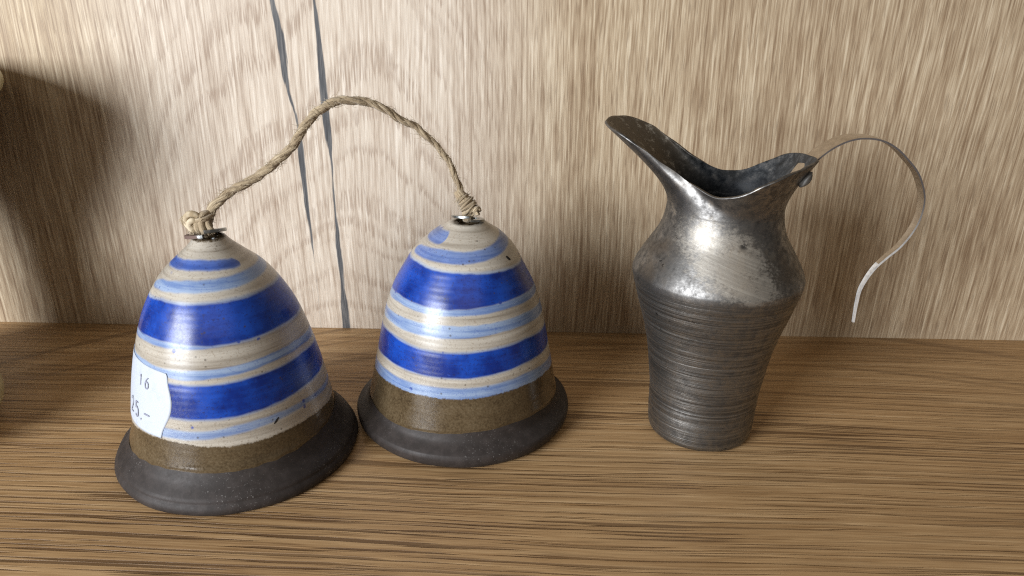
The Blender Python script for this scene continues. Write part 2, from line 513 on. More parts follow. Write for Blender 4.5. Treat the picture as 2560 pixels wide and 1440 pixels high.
def paint1(z, p):
    d1t = [(-74, .0583), (-35, .05998), (-14, .05998), (7, .06017), (30, .06036), (51, .06036), (76, .06055), (105, .0600)]
    d1b = [(-68, .04900), (-40, .04995), (-19, .04995), (-1, .04958), (14, .04939), (30, .04958), (47, .04977), (69, .05014), (100, .0495)]
    d2t = [(-50, .0382), (-14, .03822), (-2, .03803), (11, .03803), (25, .03822), (39, .0386), (56, .0386), (75, .03898), (103, .0375)]
    d2b = [(-50, .0284), (-15, .02838), (-3, .02819), (9, .02819), (22, .02819), (35, .02857), (50, .02895), (70, .02971), (97, .0294)]
    l3t = [(-58, .0424), (-39, .04295), (-26, .04239), (-13, .04239), (2, .04258), (17, .04276), (33, .04314), (51, .04371), (73, .04371), (110, .0420)]
    l3b = [(-50, .0410), (-30, .04060), (-16, .03993), (-2, .03974), (12, .04012), (26, .04049), (41, .04087), (58, .04125), (78, .04106), (110, .0390)]
    l4t = [(-17, .0246), (-4, .02441), (9, .0246), (21, .02536), (34, .02573), (49, .02573), (67, .02573), (96, .0241)]
    l4b = [(-20, .02157), (-4, .02176), (8, .02214), (21, .02271), (33, .02327), (48, .02365), (65, .02403), (96, .0224)]
    brt = [(-64, .0186), (-39, .0205), (-22, .0210), (-11, .02081), (-2, .02044), (10, .01968), (22, .0193), (35, .0193), (49, .01949), (67, .01949), (95, .0180)]
    l2b = [(-64, .04712), (-39, .04825), (-19, .04825), (-4, .04844), (8, .04863), (20, .04901), (30, .0494)]
    dark = band(z, p, d1t, d1b) + band(z, p, d2t, d2b)
    a = along_band(z, p, [(-220, .0664, .0009), (-100, .0682, .0010), (-50, .0689, .00112), (0, .06955, .0012), (40, .0692, .00115), (64, .0688, .0011)])
    light = np.maximum.reduce([
        band(z, p, d1b, l2b) * sstep(45, 0, np.where(p < -90, 60, p)),
        band(z, p, l3t, l3b), .9 * band(z, p, l4t, l4b, .0005),
        along_band(z, p, [(-68, .0622, .0010), (-50, .0634, .0013), (-10, .06455, .0015), (20, .06475, .0015), (45, .0649, .0015), (70, .0653, .0014), (100, .0656, .0012), (150, .0662, .0010)]),
        a,
        .75 * band(z, p, [(q, h + .0007) for q, h in d1t], [(q, h - .0006) for q, h in d1b], .0006),
        .75 * band(z, p, [(q, h + .0005) for q, h in d2t], [(q, h - .0005) for q, h in d2b], .0006)])
    brown = sstep(.0011, -.0013, z - per(brt, p) - Wob(.00012)(p))
    # bare turning rings by the knot show brownish
    brown = np.maximum(brown, .5 * sstep(.0712, .0722, z) * sstep(.55, .95, np.sin(z * 5200 + 2.2 * np.sin(np.radians(p) + .5))) * (.6 + .4 * np.sin(np.radians(p) * 3)))
    brown = np.maximum(brown, .6 * sstep(.0742, .0751, z))
    return {'dark': np.clip(dark + .72 * a, 0, 1), 'light': np.clip(light, 0, 1), 'brown': brown}


def paint2(z, p):
    d1t = [(-75, .06225), (-52, .06263), (-32, .06207), (-12, .06188), (7, .06188), (28, .0615), (53, .06112), (82, .06074)]
    d1b = [(-88, .0505), (-58, .05185), (-38, .05166), (-23, .05147), (-8, .05147), (7, .05185), (22, .05223), (41, .0526), (61, .0526), (81, .05204)]
    l2b = [(-88, .0482), (-57, .04958), (-38, .04958), (-22, .04939), (-5, .04958), (9, .04995), (25, .05014), (45, .05033), (77, .04977)]
    l3t = [(-85, .0446), (-63, .0456), (-44, .04617), (-25, .04636), (-10, .04674), (4, .04674), (18, .04693), (34, .04712), (54, .04712), (82, .04598)]
    l3b = [(-78, .0416), (-58, .04239), (-38, .04239), (-24, .04258), (-9, .04276), (4, .04295), (17, .04333), (32, .04371), (51, .04352), (82, .0422)]
    d2t = [(-76, .0381), (-54, .03879), (-40, .03841), (-26, .03784), (-12, .03784), (1, .03803), (14, .03822), (31, .0386), (49, .03879), (84, .0373)]
    d2b = [(-76, .0291), (-55, .03009), (-37, .0299), (-21, .0299), (-8, .0299), (4, .0299), (16, .03028), (30, .03065), (46, .03122), (78, .03046)]
    l4t = [(-72, .0254), (-52, .0263), (-36, .0263), (-21, .0263), (-8, .02649), (4, .02668), (16, .02687), (29, .02725), (45, .02763), (68, .02649), (84, .02555)]
    brt = [(-74, .0218), (-51, .0229), (-35, .0229), (-20, .02309), (-8, .02309), (4, .02309), (16, .02346), (29, .02384), (44, .02384), (66, .02327), (84, .0217)]
    ring = along_band(z, p, [(-82, .0652, .0012), (-60, .0658, .0014), (-30, .0661, .0017), (0, .0661, .0016), (27, .0667, .0015), (49, .0675, .0015), (64, .0683, .0015), (85, .0691, .0014), (130, .0697, .0012), (240, .0701, .0011), (290, .0704, .0016), (326, .0704, .0017)])
    dark = band(z, p, d1t, d1b) + band(z, p, d2t, d2b)
    light = np.maximum.reduce([
        band(z, p, d1b, l2b), band(z, p, l3t, l3b), band(z, p, l4t, [(q, h - .001) for q, h in brt], .0005), ring,
        .75 * band(z, p, [(q, h + .0006) for q, h in d1t], [(q, h - .0004) for q, h in d1b], .0006),
        .75 * band(z, p, [(q, h + .0006) for q, h in d2t], [(q, h - .0003) for q, h in d2b], .0006)])
    brown = sstep(.0011, -.0013, z - per(brt, p) - Wob(.00015)(p))
    # brown scratch across the top stroke
    zl = np.interp(p, [-48, -10], [.0674, .0655])
    brown = np.maximum(brown, .55 * sstep(.00045, .0001, np.abs(z - zl)) * ((p > -46) & (p < -11)) * (.5 + .5 * np.sin(p * 1.9) * np.sin(p * .7 + 1)))
    return {'dark': np.clip(dark + .42 * ring, 0, 1), 'light': np.clip(light, 0, 1), 'brown': brown}


GE1 = [(-54, .0106), (-37, .01116), (-25, .01154), (-12, .01173), (-1, .01154), (9, .01154), (20, .01154), (32, .01173), (45, .01192), (61, .01249), (81, .01287), (98, .0138)]
GE2 = [(-54, .01041), (-39, .01000), (-25, .01041), (-13, .01097), (-1, .01135), (9, .01173), (21, .01173), (33, .01211), (49, .01211), (67, .01135), (83, .01041)]
LIP1 = [(.03805, .0051), (.03835, .0046), (.03830, .0042), (.03860, .0038), (.03912, .0031), (.03935, .0022), (.03930, .0014), (.0390, .0006), (.0383, .0001), (.0375, 0.0), (.0350, .0003), (.0335, .003), (.031, .010), (.029, .016)]
LIP2 = [(.03905, .0050), (.03925, .0044), (.03925, .0038), (.03905, .0028), (.0387, .0018), (.0381, .0009), (.0374, .0003), (.0366, 0.0), (.0350, .0003), (.0335, .003), (.031, .010), (.029, .016)]
B1 = (-.09219, .21831)
B2 = (-.01737, .24351)
bell1, surf1 = make_bell(B1, [.03780, .03456, .03222, .03109, .02925, .02689, .02379, .01988, .01497, .00949, .0058, .0042], -.0192, 0.0, .0752, paint1, GE1, LIP1,
                         'blue striped ceramic bell with a white price sticker on its side')
bell2, surf2 = make_bell(B2, [.03885, .03495, .03344, .03223, .0302, .02815, .02504, .02101, .01668, .01149, .0062, .0042], .0087, .0012, .0738, paint2, GE2, LIP2,
                         'blue striped ceramic bell without a sticker, standing beside the jug')


def patch(surf, phis, zs, off):
    P, Zg = np.meshgrid(phis, zs)
    return surf(P, Zg, off)


# small pits in the glaze
def pit(parent, surf, p0, z0, wphi, hz, tilt=0.0):
    n = 12
    a = np.arange(n) * 2 * math.pi / n
    u = np.cos(a) * wphi; v = np.sin(a) * hz + u * tilt
    V = [surf(p0, z0, .00022)] + [surf(p0 + uu, z0 + vv, .00012) for uu, vv in zip(u, v)]
    mesh_obj('glaze_pit', V, [(0, i + 1, (i + 1) % n + 1) for i in range(n)], HOLE, parent)


pit(bell2, surf2, 57.5, .0642, 2.8, .0006, -.0002)
pit(bell1, surf1, 43.5, .0236, 1.8, .00045, .0004)

# ------------------------------------------------------------------ price sticker
paper = Mat('sticker_paper')
px_, py_, pz_ = paper.obj()
PAPER = paper.out(paper.mix(paper.map(paper.noise(paper.vec(px_, py_, pz_), 300, 3), .5, .75), (.48, .52, .59), (.43, .47, .54)), .45)
INK = Mat('faded_ink').out((.25, .26, .33), .6)
nu, nv = 44, 40
Vs = []
for j in range(nv):
    v = j / (nv - 1)
    zz = .0212 + v * (.0413 - .0212)
    pr = float(pchip([.0205, .0219, .0235, .0255, .0280, .0305, .0325, .0345, .0365, .0385, .0401, .0408, .0415], [-21.6, -21.2, -20.3, -18.2, -15.6, -14.0, -13.6, -14.0, -15.0, -15.9, -16.1, -16.6, -17.4], zz))
    pl = -84 - (pr + 13.5)
    for i in range(nu):
        u = i / (nu - 1)
        pp = pl + (pr - pl) * u
        lift = .00004 + .00016 * max(0, u - .93) / .07 * sstep(.6, 1.0, abs(v - .5) * 2)
        zz2 = zz + .0008 * math.sin(math.pi * u) * (v - .4) - .0003 * (u - .5)
        Vs.append(surf1(pp, zz2, lift))
st = mesh_obj('price_sticker', Vs, grid_faces(nv, nu, wrap=False), PAPER, bell1)
st['label'] = 'white paper price sticker with wavy edge'
sm = st.modifiers.new('thickness', 'SOLIDIFY'); sm.thickness = .00008; sm.offset = 1


def ink(name, strokes, p0, z0, w, h, lw):
    J = Join()
    for sx in strokes:
        P = catmull([(a, b, 0) for a, b in sx], max(2, 10 * (len(sx) - 1))) if len(sx) > 2 else np.array([(a, b, 0) for a, b in sx], float)
        Q = P[:, :2] * [w, h]
        T = np.gradient(Q, axis=0); T /= np.linalg.norm(T, axis=1)[:, None] + 1e-12
        N = np.stack([-T[:, 1], T[:, 0]], -1) * lw / 2
        rows = []
        for sgn in (1, -1):
            q = Q + sgn * N
            zz = z0 + q[:, 1]
            rr = .0275
            rows.append(np.array([surf1(p0 + math.degrees(a / rr), b, .00034) for a, b in zip(q[:, 0], zz)]))
        V = np.concatenate(rows); n = len(Q)
        J.add(V, [(i + n, i + n + 1, i + 1, i) for i in range(n - 1)])
    return J.build(name, INK, st, False)


ink('digit', [[(0, .82), (.3, 1)], [(.3, 1), (.3, 0)]], -41.3, .0350, .0016, .0033, .00036)
ink('digit', [[(.8, .98), (.35, .75), (.05, .35), (.2, .03), (.6, -.02), (.9, .2), (.8, .5), (.45, .58), (.1, .42)]], -35.2, .0350, .0018, .0033, .00036)
ink('digit', [[(.02, .78), (.25, 1.0), (.7, .95), (.8, .68), (.45, .32), (0, 0)], [(0, 0), (.9, 0)]], -54.0, .0243, .0021, .0046, .00046)
ink('digit', [[(.85, 1), (.15, 1)], [(.15, 1), (.1, .55)], [(.1, .55), (.5, .66), (.88, .42), (.78, .08), (.4, -.03), (.02, .1)]], -46.4, .0243, .0021, .0046, .00046)
ink('full_stop', [[(0, 0), (0, .12)]], -39.2, .0241, .002, .0044, .0004)
ink('dash', [[(0, 0), (1, 0)]], -35.6, .0267, .0024, .004, .0005)

# ------------------------------------------------------------------ split washers
def washer_mat(name, rust):
    M = Mat(name)
    x, y, z = M.obj()
    v = M.vec(x, y, z)
    n1 = M.noise(v, 420, 3, .65)
    xx = M.math('ADD', M.math('MULTIPLY', x, -130.0), M.math('MULTIPLY', n1, 1.6))
    k = M.map(xx, .6, 1.2) if rust else M.map(n1, .62, .72)
    c = M.mix(M.math('MULTIPLY', k, .92), (.36, .38, .38), (.11, .058, .042))
    return M.out(c, M.map(k, 0, 1, .3, .75), M.map(k, 0, 1, 1.0, .1), M.bump(n1, .4, .0003))


def make_washer(loc, rm, wid, th, rise, tilt, mat, label, dirn=1):
    n = 90
    a0 = math.radians(5)
    a = np.linspace(a0, 2 * math.pi - a0 * .2, n)
    V = []
    for k, t in enumerate(a):
        zc = dirn * rise * (k / (n - 1) - .5)
        wv = 1 + .05 * math.sin(3 * t)
        for dr, dz in ((-.5, -.42), (-.5, .42), (-.42, .5), (.40, .5), (.5, .40), (.5, -.40), (.40, -.5), (-.42, -.5)):
            r = rm + dr * wid * wv
            V.append((r * math.sin(t), -r * math.cos(t), zc + dz * th))
    f = grid_faces(n, 8) + [tuple(range(8))[::-1], tuple(range((n - 1) * 8, n * 8))]
    o = mesh_obj('split_washer', V, [q[::-1] for q in f], mat, None, True)
    bv = o.modifiers.new('edge', 'EDGE_SPLIT'); bv.split_angle = R(40)
    o.location = loc
    o.rotation_euler = tilt
    return tag(o, label, 'washer', 'split washers under the cord knots')


make_washer((-.0943, .2178, .0764), .0047, .0030, .0011, .0013, (R(-13), R(-5), R(14)), washer_mat('rusty_steel', True),
            'rust brown split washer under the frayed knot of the stickered bell', -1)
make_washer((-.0153, .2428, .0752), .0043, .0027, .0008, -.0012, (R(-12), R(4), R(8)), washer_mat('bright_steel', False),
            'shiny steel split washer under the wrapped knot', -1)

# ------------------------------------------------------------------ jute cord
def jute():
    M = Mat('jute_fibre')
    s, a = M.attr('along'), M.attr('around')
    x, y, z = M.obj()
    st_ = M.noise(M.vec(M.math('MULTIPLY', M.math('COSINE', a), 2.6), M.math('MULTIPLY', M.math('SINE', a), 2.6), M.math('MULTIPLY', s, 90)), 1, 3, .65)
    cl = M.noise(M.vec(x, y, z), 260, 3, .6)
    t = M.math('ADD', M.math('MULTIPLY', st_, .65), M.math('MULTIPLY', cl, .35))
    c = M.ramp(t, [(.34, (.18, .128, .075)), (.46, (.30, .225, .14)), (.58, (.44, .35, .23)), (.72, (.61, .52, .385))])
    M.set(M.b.inputs['Sheen Weight'], .25)
    return M.out(c, .8, 0.0, M.bump(st_, .8, .0004), .2)


JUTE = jute()
pj = Mat('pale_jute')
PALE = pj.out(pj.ramp(pj.noise(pj.n('ShaderNodeTexCoord').outputs['Object'], 420, 2), [(.35, (.34, .26, .16)), (.65, (.60, .51, .37))]), .75, 0.0, None, .2)
cord = empty('jute_cord', (-.0944, .2183, .0755))
tag(cord, 'twisted jute cord arching between the tops of the two bells', 'cord')
OFF = np.array([-.0944, .2183, .0755])
cp = [(-.0936, .2182, .0790), (-.0922, .2188, .0828), (-.0905, .2193, .0855), (-.0881, .22, .0876), (-.0835, .2216, .0904), (-.0777, .2235, .0934), (-.0716, .2254, .0982), (-.0661, .2271, .1042), (-.0604, .2289, .1117),
      (-.0557, .2304, .1145), (-.05, .2323, .1153), (-.0443, .2343, .1137), (-.0362, .237, .1093), (-.0291, .2393, .1039), (-.023, .2412, .0965), (-.0192, .2423, .0897), (-.0178, .2429, .0838), (-.0168, .2431, .0795)]
NP = 420
path = catmull(cp, NP) - OFF
path += np.stack([sum(rng.normal(0, .00010) * np.sin(np.linspace(0, k * 6.28, NP) + rng.uniform(0, 6)) for k in (3, 5, 8, 13)) for _ in range(3)], -1)
T, Nn, Bb = frames(path)
sl = np.concatenate([[0], np.cumsum(np.linalg.norm(np.diff(path, axis=0), axis=1))])
rc = np.interp(sl / sl[-1], [0, .08, .45, .62, .8, .93, 1], [.00155, .0014, .00136, .00122, .00102, .00104, .0012])
tw = 2 * math.pi * sl / .0145
for k in range(3):
    ang = tw + k * 2 * math.pi / 3 + .25 * np.sin(sl * 320 + k)
    c_ = path + (rc * .41)[:, None] * (np.cos(ang)[:, None] * Nn + np.sin(ang)[:, None] * Bb)
    rr = rc * .66 * (1 + .07 * np.sin(sl * 900 + 2 * k) + rng.normal(0, .03, NP))
    V, F, s, a = tube(c_, rr, 10)
    mesh_obj('strand', V, F, JUTE, cord, True, {'along': s + k, 'around': a})


def fibre(J, P, r=.00007, n=10):
    V, F, s, a = tube(catmull(P, n), np.linspace(r, r * .5, n), 3, False)
    J.add(V, F, s + rng.uniform(0, 3), a + rng.uniform(0, 6))


J = Join()
for i in range(620):
    k = rng.integers(4, NP - 4)
    th = rng.uniform(0, 6.28)
    d = math.cos(th) * Nn[k] + math.sin(th) * Bb[k]
    p0 = path[k] + d * rc[k] * 1.02
    L = rng.uniform(.0007, .0026)
    dirv = T[k] * rng.choice([-1, 1]) * .8 + d * rng.uniform(.1, .55) + rng.normal(0, .25, 3)
    fibre(J, [p0, p0 + dirv * L * .5 + d * .0002, p0 + dirv * L + rng.normal(0, .0004, 3)], .000055)
# pale yarn wisps wrapped round the cord
for f0 in (.36, .40, .43, .46):
    k0 = int(f0 * NP)
    pts = []
    for q in range(14):
        k = k0 + q
        th = q * .8
        pts.append(path[k] + rc[k] * 1.12 * (math.cos(th) * Nn[k] + math.sin(th) * Bb[k]))
    fibre(J, pts, .00009, 40)
o = J.build('loose_fibre', PALE, cord)
o['kind'] = 'stuff'

# frayed overhand knot on the stickered bell
J = Join()


def L3(p):
    return np.asarray(p, float) - OFF


def yarn(J, pts, r, n=36):
    P = catmull([L3(q) for q in pts], n)
    V, F, s, a = tube(P, np.asarray(np.interp(np.linspace(0, 1, n), [0, .12, .85, 1], [.7, 1, 1, .55])) * r, 10)
    J.add(V, F, s + rng.uniform(0, 2), a)


top_ = (-.0925, .2183, .0828)
yarn(J, [top_, (-.0942, .2168, .0826), (-.0953, .2150, .0808), (-.0952, .2143, .0790), (-.0949, .2146, .0774)], .00095)
yarn(J, [top_, (-.0935, .2160, .0824), (-.0939, .2146, .0804), (-.0935, .2142, .0785), (-.0931, .2146, .0773)], .00100)
yarn(J, [top_, (-.0927, .2163, .0815), (-.0921, .2150, .0797), (-.0911, .2148, .0783), (-.0901, .2150, .0775)], .00085)
yarn(J, [top_, (-.0930, .2195, .0815), (-.0938, .2205, .0795), (-.0945, .2200, .0778)], .0011)
yarn(J, [(-.0912, .2180, .0822), (-.0930, .2150, .0816), (-.0955, .2148, .0812), (-.0968, .2172, .0808), (-.0955, .2195, .0806)], .0008)
# stem through the washer
V, F, s, a = tube(np.array([L3((-.0943, .2181, .0700)), L3((-.0943, .2180, .0765)), L3((-.0943, .2178, .0788)), L3((-.0938, .2181, .0805))]), [.0010, .0014, .0024, .0018], 12)
J.add(V, F, s, a)
J.build('knot', JUTE, cord)
J = Join()
yarn(J, [(-.0945, .2160, .0815), (-.0962, .2156, .0830), (-.0980, .2156, .0827), (-.0990, .2156, .0812), (-.0986, .2156, .0795), (-.0972, .2154, .0784), (-.0958, .2152, .0779)], .00095)
yarn(J, [(-.0948, .2152, .0806), (-.0964, .2146, .0812), (-.0976, .2146, .0802), (-.0972, .2146, .0788), (-.0960, .2146, .0778)], .0010)
yarn(J, [(-.0955, .2165, .0800), (-.0975, .2168, .0815), (-.0988, .2170, .0800), (-.0978, .2166, .0783)], .0011)
for i in range(150):                                     # untwisted pale end looping to the left
    p0 = L3((-.0952, .2165, .0808)) + rng.normal(0, .0006, 3)
    q = rng.uniform(0, 1)
    p1 = L3((-.0975 - .0012 * q, .2160, .0832 - .0020 * q)) + rng.normal(0, .0004, 3)
    p2 = L3((-.0998 + .0012 * q, .2158, .0812 - .0012 * q)) + rng.normal(0, .0005, 3)
    p3 = L3((-.0985 + .0022 * q, .2160, .0782)) + rng.normal(0, .0006, 3)
    fibre(J, [p0, p1, p2, p3], .00010, 12)
for i in range(110):                                     # fibres fanning down onto the washer
    p0 = L3((-.0942, .2155, .0818)) + rng.normal(0, .0006, 3)
    f = rng.uniform(-1, 1)
    p1 = L3((-.0948 + .0012 * f, .2146, .0798)) + rng.normal(0, .0003, 3)
    p2 = L3((-.0945 + .0036 * f, .2145, .0773)) + rng.normal(0, .0004, 3)
    fibre(J, [p0, p1, p2], .00012, 9)
for i in range(40):
    p0 = L3((-.0945, .2172, .0800)) + rng.normal(0, .001, 3)
    d = rng.normal(0, 1, 3); d[2] = abs(d[2]) * .6
    L = rng.uniform(.0010, .0024)
    fibre(J, [p0, p0 + d * L * .5, p0 + d * L + rng.normal(0, .0008, 3)], .00006, 8)
o = J.build('frayed_end', PALE, cord)
o['kind'] = 'stuff'

# wrapped knot on the other bell
J = Join()
A, Bq = L3((-.0178, .2428, .0830)), L3((-.0134, .2420, .0772))
ax = (Bq - A); La = np.linalg.norm(ax); ax /= La
n1_ = np.cross(ax, [0, 1, 0]); n1_ /= np.linalg.norm(n1_); n2_ = np.cross(ax, n1_)
th = np.linspace(0, 2 * math.pi * 11.5, 520)
u = th / th[-1]
rad = (1 + .09 * np.sin(th * .61 + 1)) * np.interp(u, [0, .2, .5, .8, 1], [.0013, .0020, .0026, .0024, .0013])
P = A + (u * La)[:, None] * ax + rad[:, None] * (np.cos(th)[:, None] * n1_ + np.sin(th)[:, None] * n2_) + (.0003 * np.sin(th * .37) + .00018 * np.sin(th * 1.7))[:, None] * ax
V, F, s, a = tube(P, .00044 * (1 + .2 * np.sin(th * 2.3)), 7)
J.add(V, F, s, a)
V, F, s, a = tube(np.array([A - ax * .002, A, A + ax * La * .5, Bq]), [.0014, .0019, .0025, .0016], 12)
J.add(V, F, s, a)
e0 = L3((-.0126, .2405, .0785))
th = np.linspace(0, 5.5, 40)
P = e0 + np.stack([.0007 * np.cos(th) + .0004, -.0002 + .0004 * np.sin(2 * th), .0008 * np.sin(th)], -1)
V, F, s, a = tube(P, .00088, 8)
J.add(V, F, s, a)
V, F, s, a = tube(np.array([L3((-.0158, .2429, .074)), L3((-.0155, .2429, .0758)), L3((-.0150, .2427, .0790))]), [.0013, .0020, .0022], 12)
J.add(V, F, s, a)
J.build('knot', JUTE, cord)
J = Join()
for i in range(70):
    f = rng.uniform(0, 1)
    p0 = A + ax * La * f
    t_ = rng.uniform(0, 6.28)
    d = math.cos(t_) * n1_ + math.sin(t_) * n2_
    p0 = p0 + d * .0021
    w = np.cross(ax, d)
    L = rng.uniform(.001, .003)
    fibre(J, [p0, p0 + w * L * .6 + d * L * .15, p0 + w * L + d * L * rng.uniform(0, .5)], .00007, 7)
fibre(J, [L3((-.0188, .2418, .0835)), L3((-.0189, .2412, .080)), L3((-.0178, .2410, .0775))], .00007, 14)
fibre(J, [L3((-.0170, .2395, .0735)), L3((-.0176, .2385, .0725)), L3((-.0180, .2370, .0712))], .00006, 8)
o = J.build('loose_fibre', PALE, cord)
o['kind'] = 'stuff'

# ------------------------------------------------------------------ pewter jug
def pewter(inner=False):
    M = Mat('tarnished_inside' if inner else 'tarnished_pewter')
    x, y, z = M.obj()
    v = M.vec(x, y, z)
    mott = M.noise(v, 380, 5, .72)
    patchy = M.noise(v, 75, 5, .65)
    if inner:
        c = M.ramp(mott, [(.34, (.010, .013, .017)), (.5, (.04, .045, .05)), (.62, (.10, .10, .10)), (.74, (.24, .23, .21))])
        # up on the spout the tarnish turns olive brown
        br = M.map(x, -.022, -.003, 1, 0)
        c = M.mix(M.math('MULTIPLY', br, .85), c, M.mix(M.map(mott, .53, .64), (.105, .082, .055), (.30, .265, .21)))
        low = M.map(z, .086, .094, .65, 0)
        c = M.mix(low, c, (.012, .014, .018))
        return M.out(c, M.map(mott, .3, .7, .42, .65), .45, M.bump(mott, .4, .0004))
    lines = M.noise(M.vec(M.math('MULTIPLY', x, 34), M.math('MULTIPLY', y, 34), M.math('MULTIPLY', z, 2100)), 1, 3, .65)
    lines2 = M.noise(M.vec(M.math('MULTIPLY', x, 12), M.math('MULTIPLY', y, 12), M.math('MULTIPLY', z, 900), ), 1, 2, .6)
    low = M.map(z, .0565, .0600, 1, 0)
    c = M.ramp(mott, [(.34, (.085, .081, .077)), (.5, (.175, .17, .164)), (.66, (.27, .262, .25))])
    ln = M.map(M.math('ADD', M.math('MULTIPLY', lines, .6), M.math('MULTIPLY', mott, .4)), .38, .62)
    c = M.mix(M.math('MULTIPLY', low, .8), c, M.ramp(ln, [(0, (.10, .096, .09)), (.5, (.18, .173, .162)), (1, (.275, .265, .247))]))
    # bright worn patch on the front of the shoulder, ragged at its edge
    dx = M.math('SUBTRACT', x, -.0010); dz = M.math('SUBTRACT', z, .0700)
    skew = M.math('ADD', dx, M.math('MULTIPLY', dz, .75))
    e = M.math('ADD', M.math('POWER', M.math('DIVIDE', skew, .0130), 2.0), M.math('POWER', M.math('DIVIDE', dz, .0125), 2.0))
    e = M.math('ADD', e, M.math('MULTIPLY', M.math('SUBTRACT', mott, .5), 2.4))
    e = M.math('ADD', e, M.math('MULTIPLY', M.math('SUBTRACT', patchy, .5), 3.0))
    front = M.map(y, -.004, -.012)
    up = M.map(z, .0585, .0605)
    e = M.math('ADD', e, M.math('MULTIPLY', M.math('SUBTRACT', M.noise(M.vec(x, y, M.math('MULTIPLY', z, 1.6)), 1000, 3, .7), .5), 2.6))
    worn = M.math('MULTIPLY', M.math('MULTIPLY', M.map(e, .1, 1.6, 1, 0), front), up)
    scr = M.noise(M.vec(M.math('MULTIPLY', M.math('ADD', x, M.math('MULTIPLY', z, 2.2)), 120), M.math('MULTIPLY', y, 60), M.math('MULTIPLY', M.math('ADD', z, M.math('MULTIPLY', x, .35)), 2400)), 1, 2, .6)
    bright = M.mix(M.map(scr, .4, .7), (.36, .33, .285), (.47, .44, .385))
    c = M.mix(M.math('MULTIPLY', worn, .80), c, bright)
    # scattered smaller rubbed spots and brown tarnish above the shoulder
    upper = M.map(z, .058, .062)
    rub = M.math('MULTIPLY', M.math('MULTIPLY', M.map(patchy, .56, .66), M.map(mott, .47, .58)), upper)
    c = M.mix(M.math('MULTIPLY', rub, .45), c, (.42, .385, .33))
    tar = M.math('MULTIPLY', M.map(M.noise(v, 48, 4, .6), .5, .66), upper)
    c = M.mix(M.math('MULTIPLY', M.math('MULTIPLY', tar, M.math('SUBTRACT', 1.0, worn)), .65), c, (.115, .095, .075))
    spot = M.map(M.n('ShaderNodeVectorMath', {0: v, 1: (.0010, -.0205, .0765)}, operation='DISTANCE').outputs['Value'], .0006, .0022, 1, 0)
    c = M.mix(M.math('MULTIPLY', M.math('MULTIPLY', spot, M.map(mott, .36, .52)), .9), c, (.02, .02, .022))
    black = M.math('MULTIPLY', M.map(M.noise(M.vec(x, y, M.math('MULTIPLY', z, 1.8)), 330, 3, .7), .62, .70), M.map(M.noise(v, 40, 2), .52, .62))
    c = M.mix(M.math('MULTIPLY', black, .8), c, (.025, .025, .025))
    rough = M.math('ADD', M.map(mott, .3, .7, .54, .38), M.math('MULTIPLY', worn, .03))
    hl = M.math('MULTIPLY', M.math('ADD', M.math('MULTIPLY', lines, .55), M.math('MULTIPLY', lines2, .6)), M.math('ADD', M.math('MULTIPLY', low, .95), .05))
    h = M.math('ADD', hl, M.math('ADD', M.math('MULTIPLY', mott, .22), M.math('MULTIPLY', patchy, .25)))
    return M.out(c, rough, M.map(worn, 0, 1, .95, .8), M.bump(h, .55, .0005))


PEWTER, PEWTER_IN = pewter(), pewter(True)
strapm = Mat('satin_strap')
sx_, sy_, sz_ = strapm.obj()
sn = strapm.noise(strapm.vec(sx_, sy_, sz_), 500, 3)
STRAP = strapm.out(strapm.ramp(sn, [(.35, (.52, .47, .41)), (.65, (.66, .61, .54))]), .33, 1.0, strapm.bump(sn, .15, .0002))

PLATE = Mat('worn_plate').out((.20, .195, .185), .6, .8)
em = Mat('strap_edge_reflection')
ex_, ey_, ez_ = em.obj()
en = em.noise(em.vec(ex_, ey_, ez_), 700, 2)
ek = em.math('MULTIPLY', em.map(ez_, .090, .066, 0, 1), em.map(en, .32, .55, .75, 1))  # tarnished edge: dark reflection above and bright one on the tail painted in
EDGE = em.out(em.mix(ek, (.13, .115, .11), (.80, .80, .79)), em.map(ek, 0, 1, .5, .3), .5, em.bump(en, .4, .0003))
JC = (.0692, .2348)
jug = empty('metal_jug', (JC[0], JC[1], 0))
tag(jug, 'small tarnished grey metal jug with wide spout and curled strap handle', 'jug')
PSI = R(-22)
ex = np.array([math.cos(PSI), math.sin(PSI), 0]); ey = np.array([-math.sin(PSI), math.cos(PSI), 0])
JZ = [0, .0010, .003, .008, .015, .025, .035, .044, .050, .055, .0582, .0597, .0608, .0620, .0645, .067, .070, .074, .077, .080, .083]
JR = [.0163, .0178, .0183, .0186, .0188, .0199, .0214, .0236, .0254, .0268, .0276, .02795, .0280, .0277, .0266, .0252, .0234, .0210, .0197, .0189, .0185]
rim = np.array([(.0262, 0, .1004), (.0244, .0065, .1003), (.0195, .0172, .0993), (.0147, .0215, .0970), (.0099, .0222, .0942), (.005, .0218, .0917), (0, .0203, .0905), (-.0046, .0178, .0909),
                (-.0094, .0158, .0930), (-.0142, .0148, .0958), (-.0191, .0150, .0988), (-.0239, .0157, .1018), (-.0287, .0160, .1042), (-.0335, .0147, .1059), (-.0384, .0105, .1073), (-.0408, .0050, .1079), (-.0415, 0, .1080)])
full = np.concatenate([rim, (rim * [1, -1, 1])[::-1][1:-1]])
full = np.concatenate([full, full[:1]])
fs = np.concatenate([[0], np.cumsum(np.linalg.norm(np.diff(full, axis=0), axis=1))]); fs /= fs[-1]
NJ = 320
tt = np.linspace(0, 1, NJ, endpoint=False)


def smooth_closed(y, x, it=14):
    q = np.interp(x, fs, y)
    for _ in range(it):
        q = .25 * np.roll(q, 1) + .5 * q + .25 * np.roll(q, -1)
    return q


RIM = np.stack([smooth_closed(full[:, k], tt) for k in range(3)], -1)
RIM[:, 2] += .00015 * np.sin(tt * 2 * math.pi * 7 + 1) + .0001 * np.sin(tt * 2 * math.pi * 19)


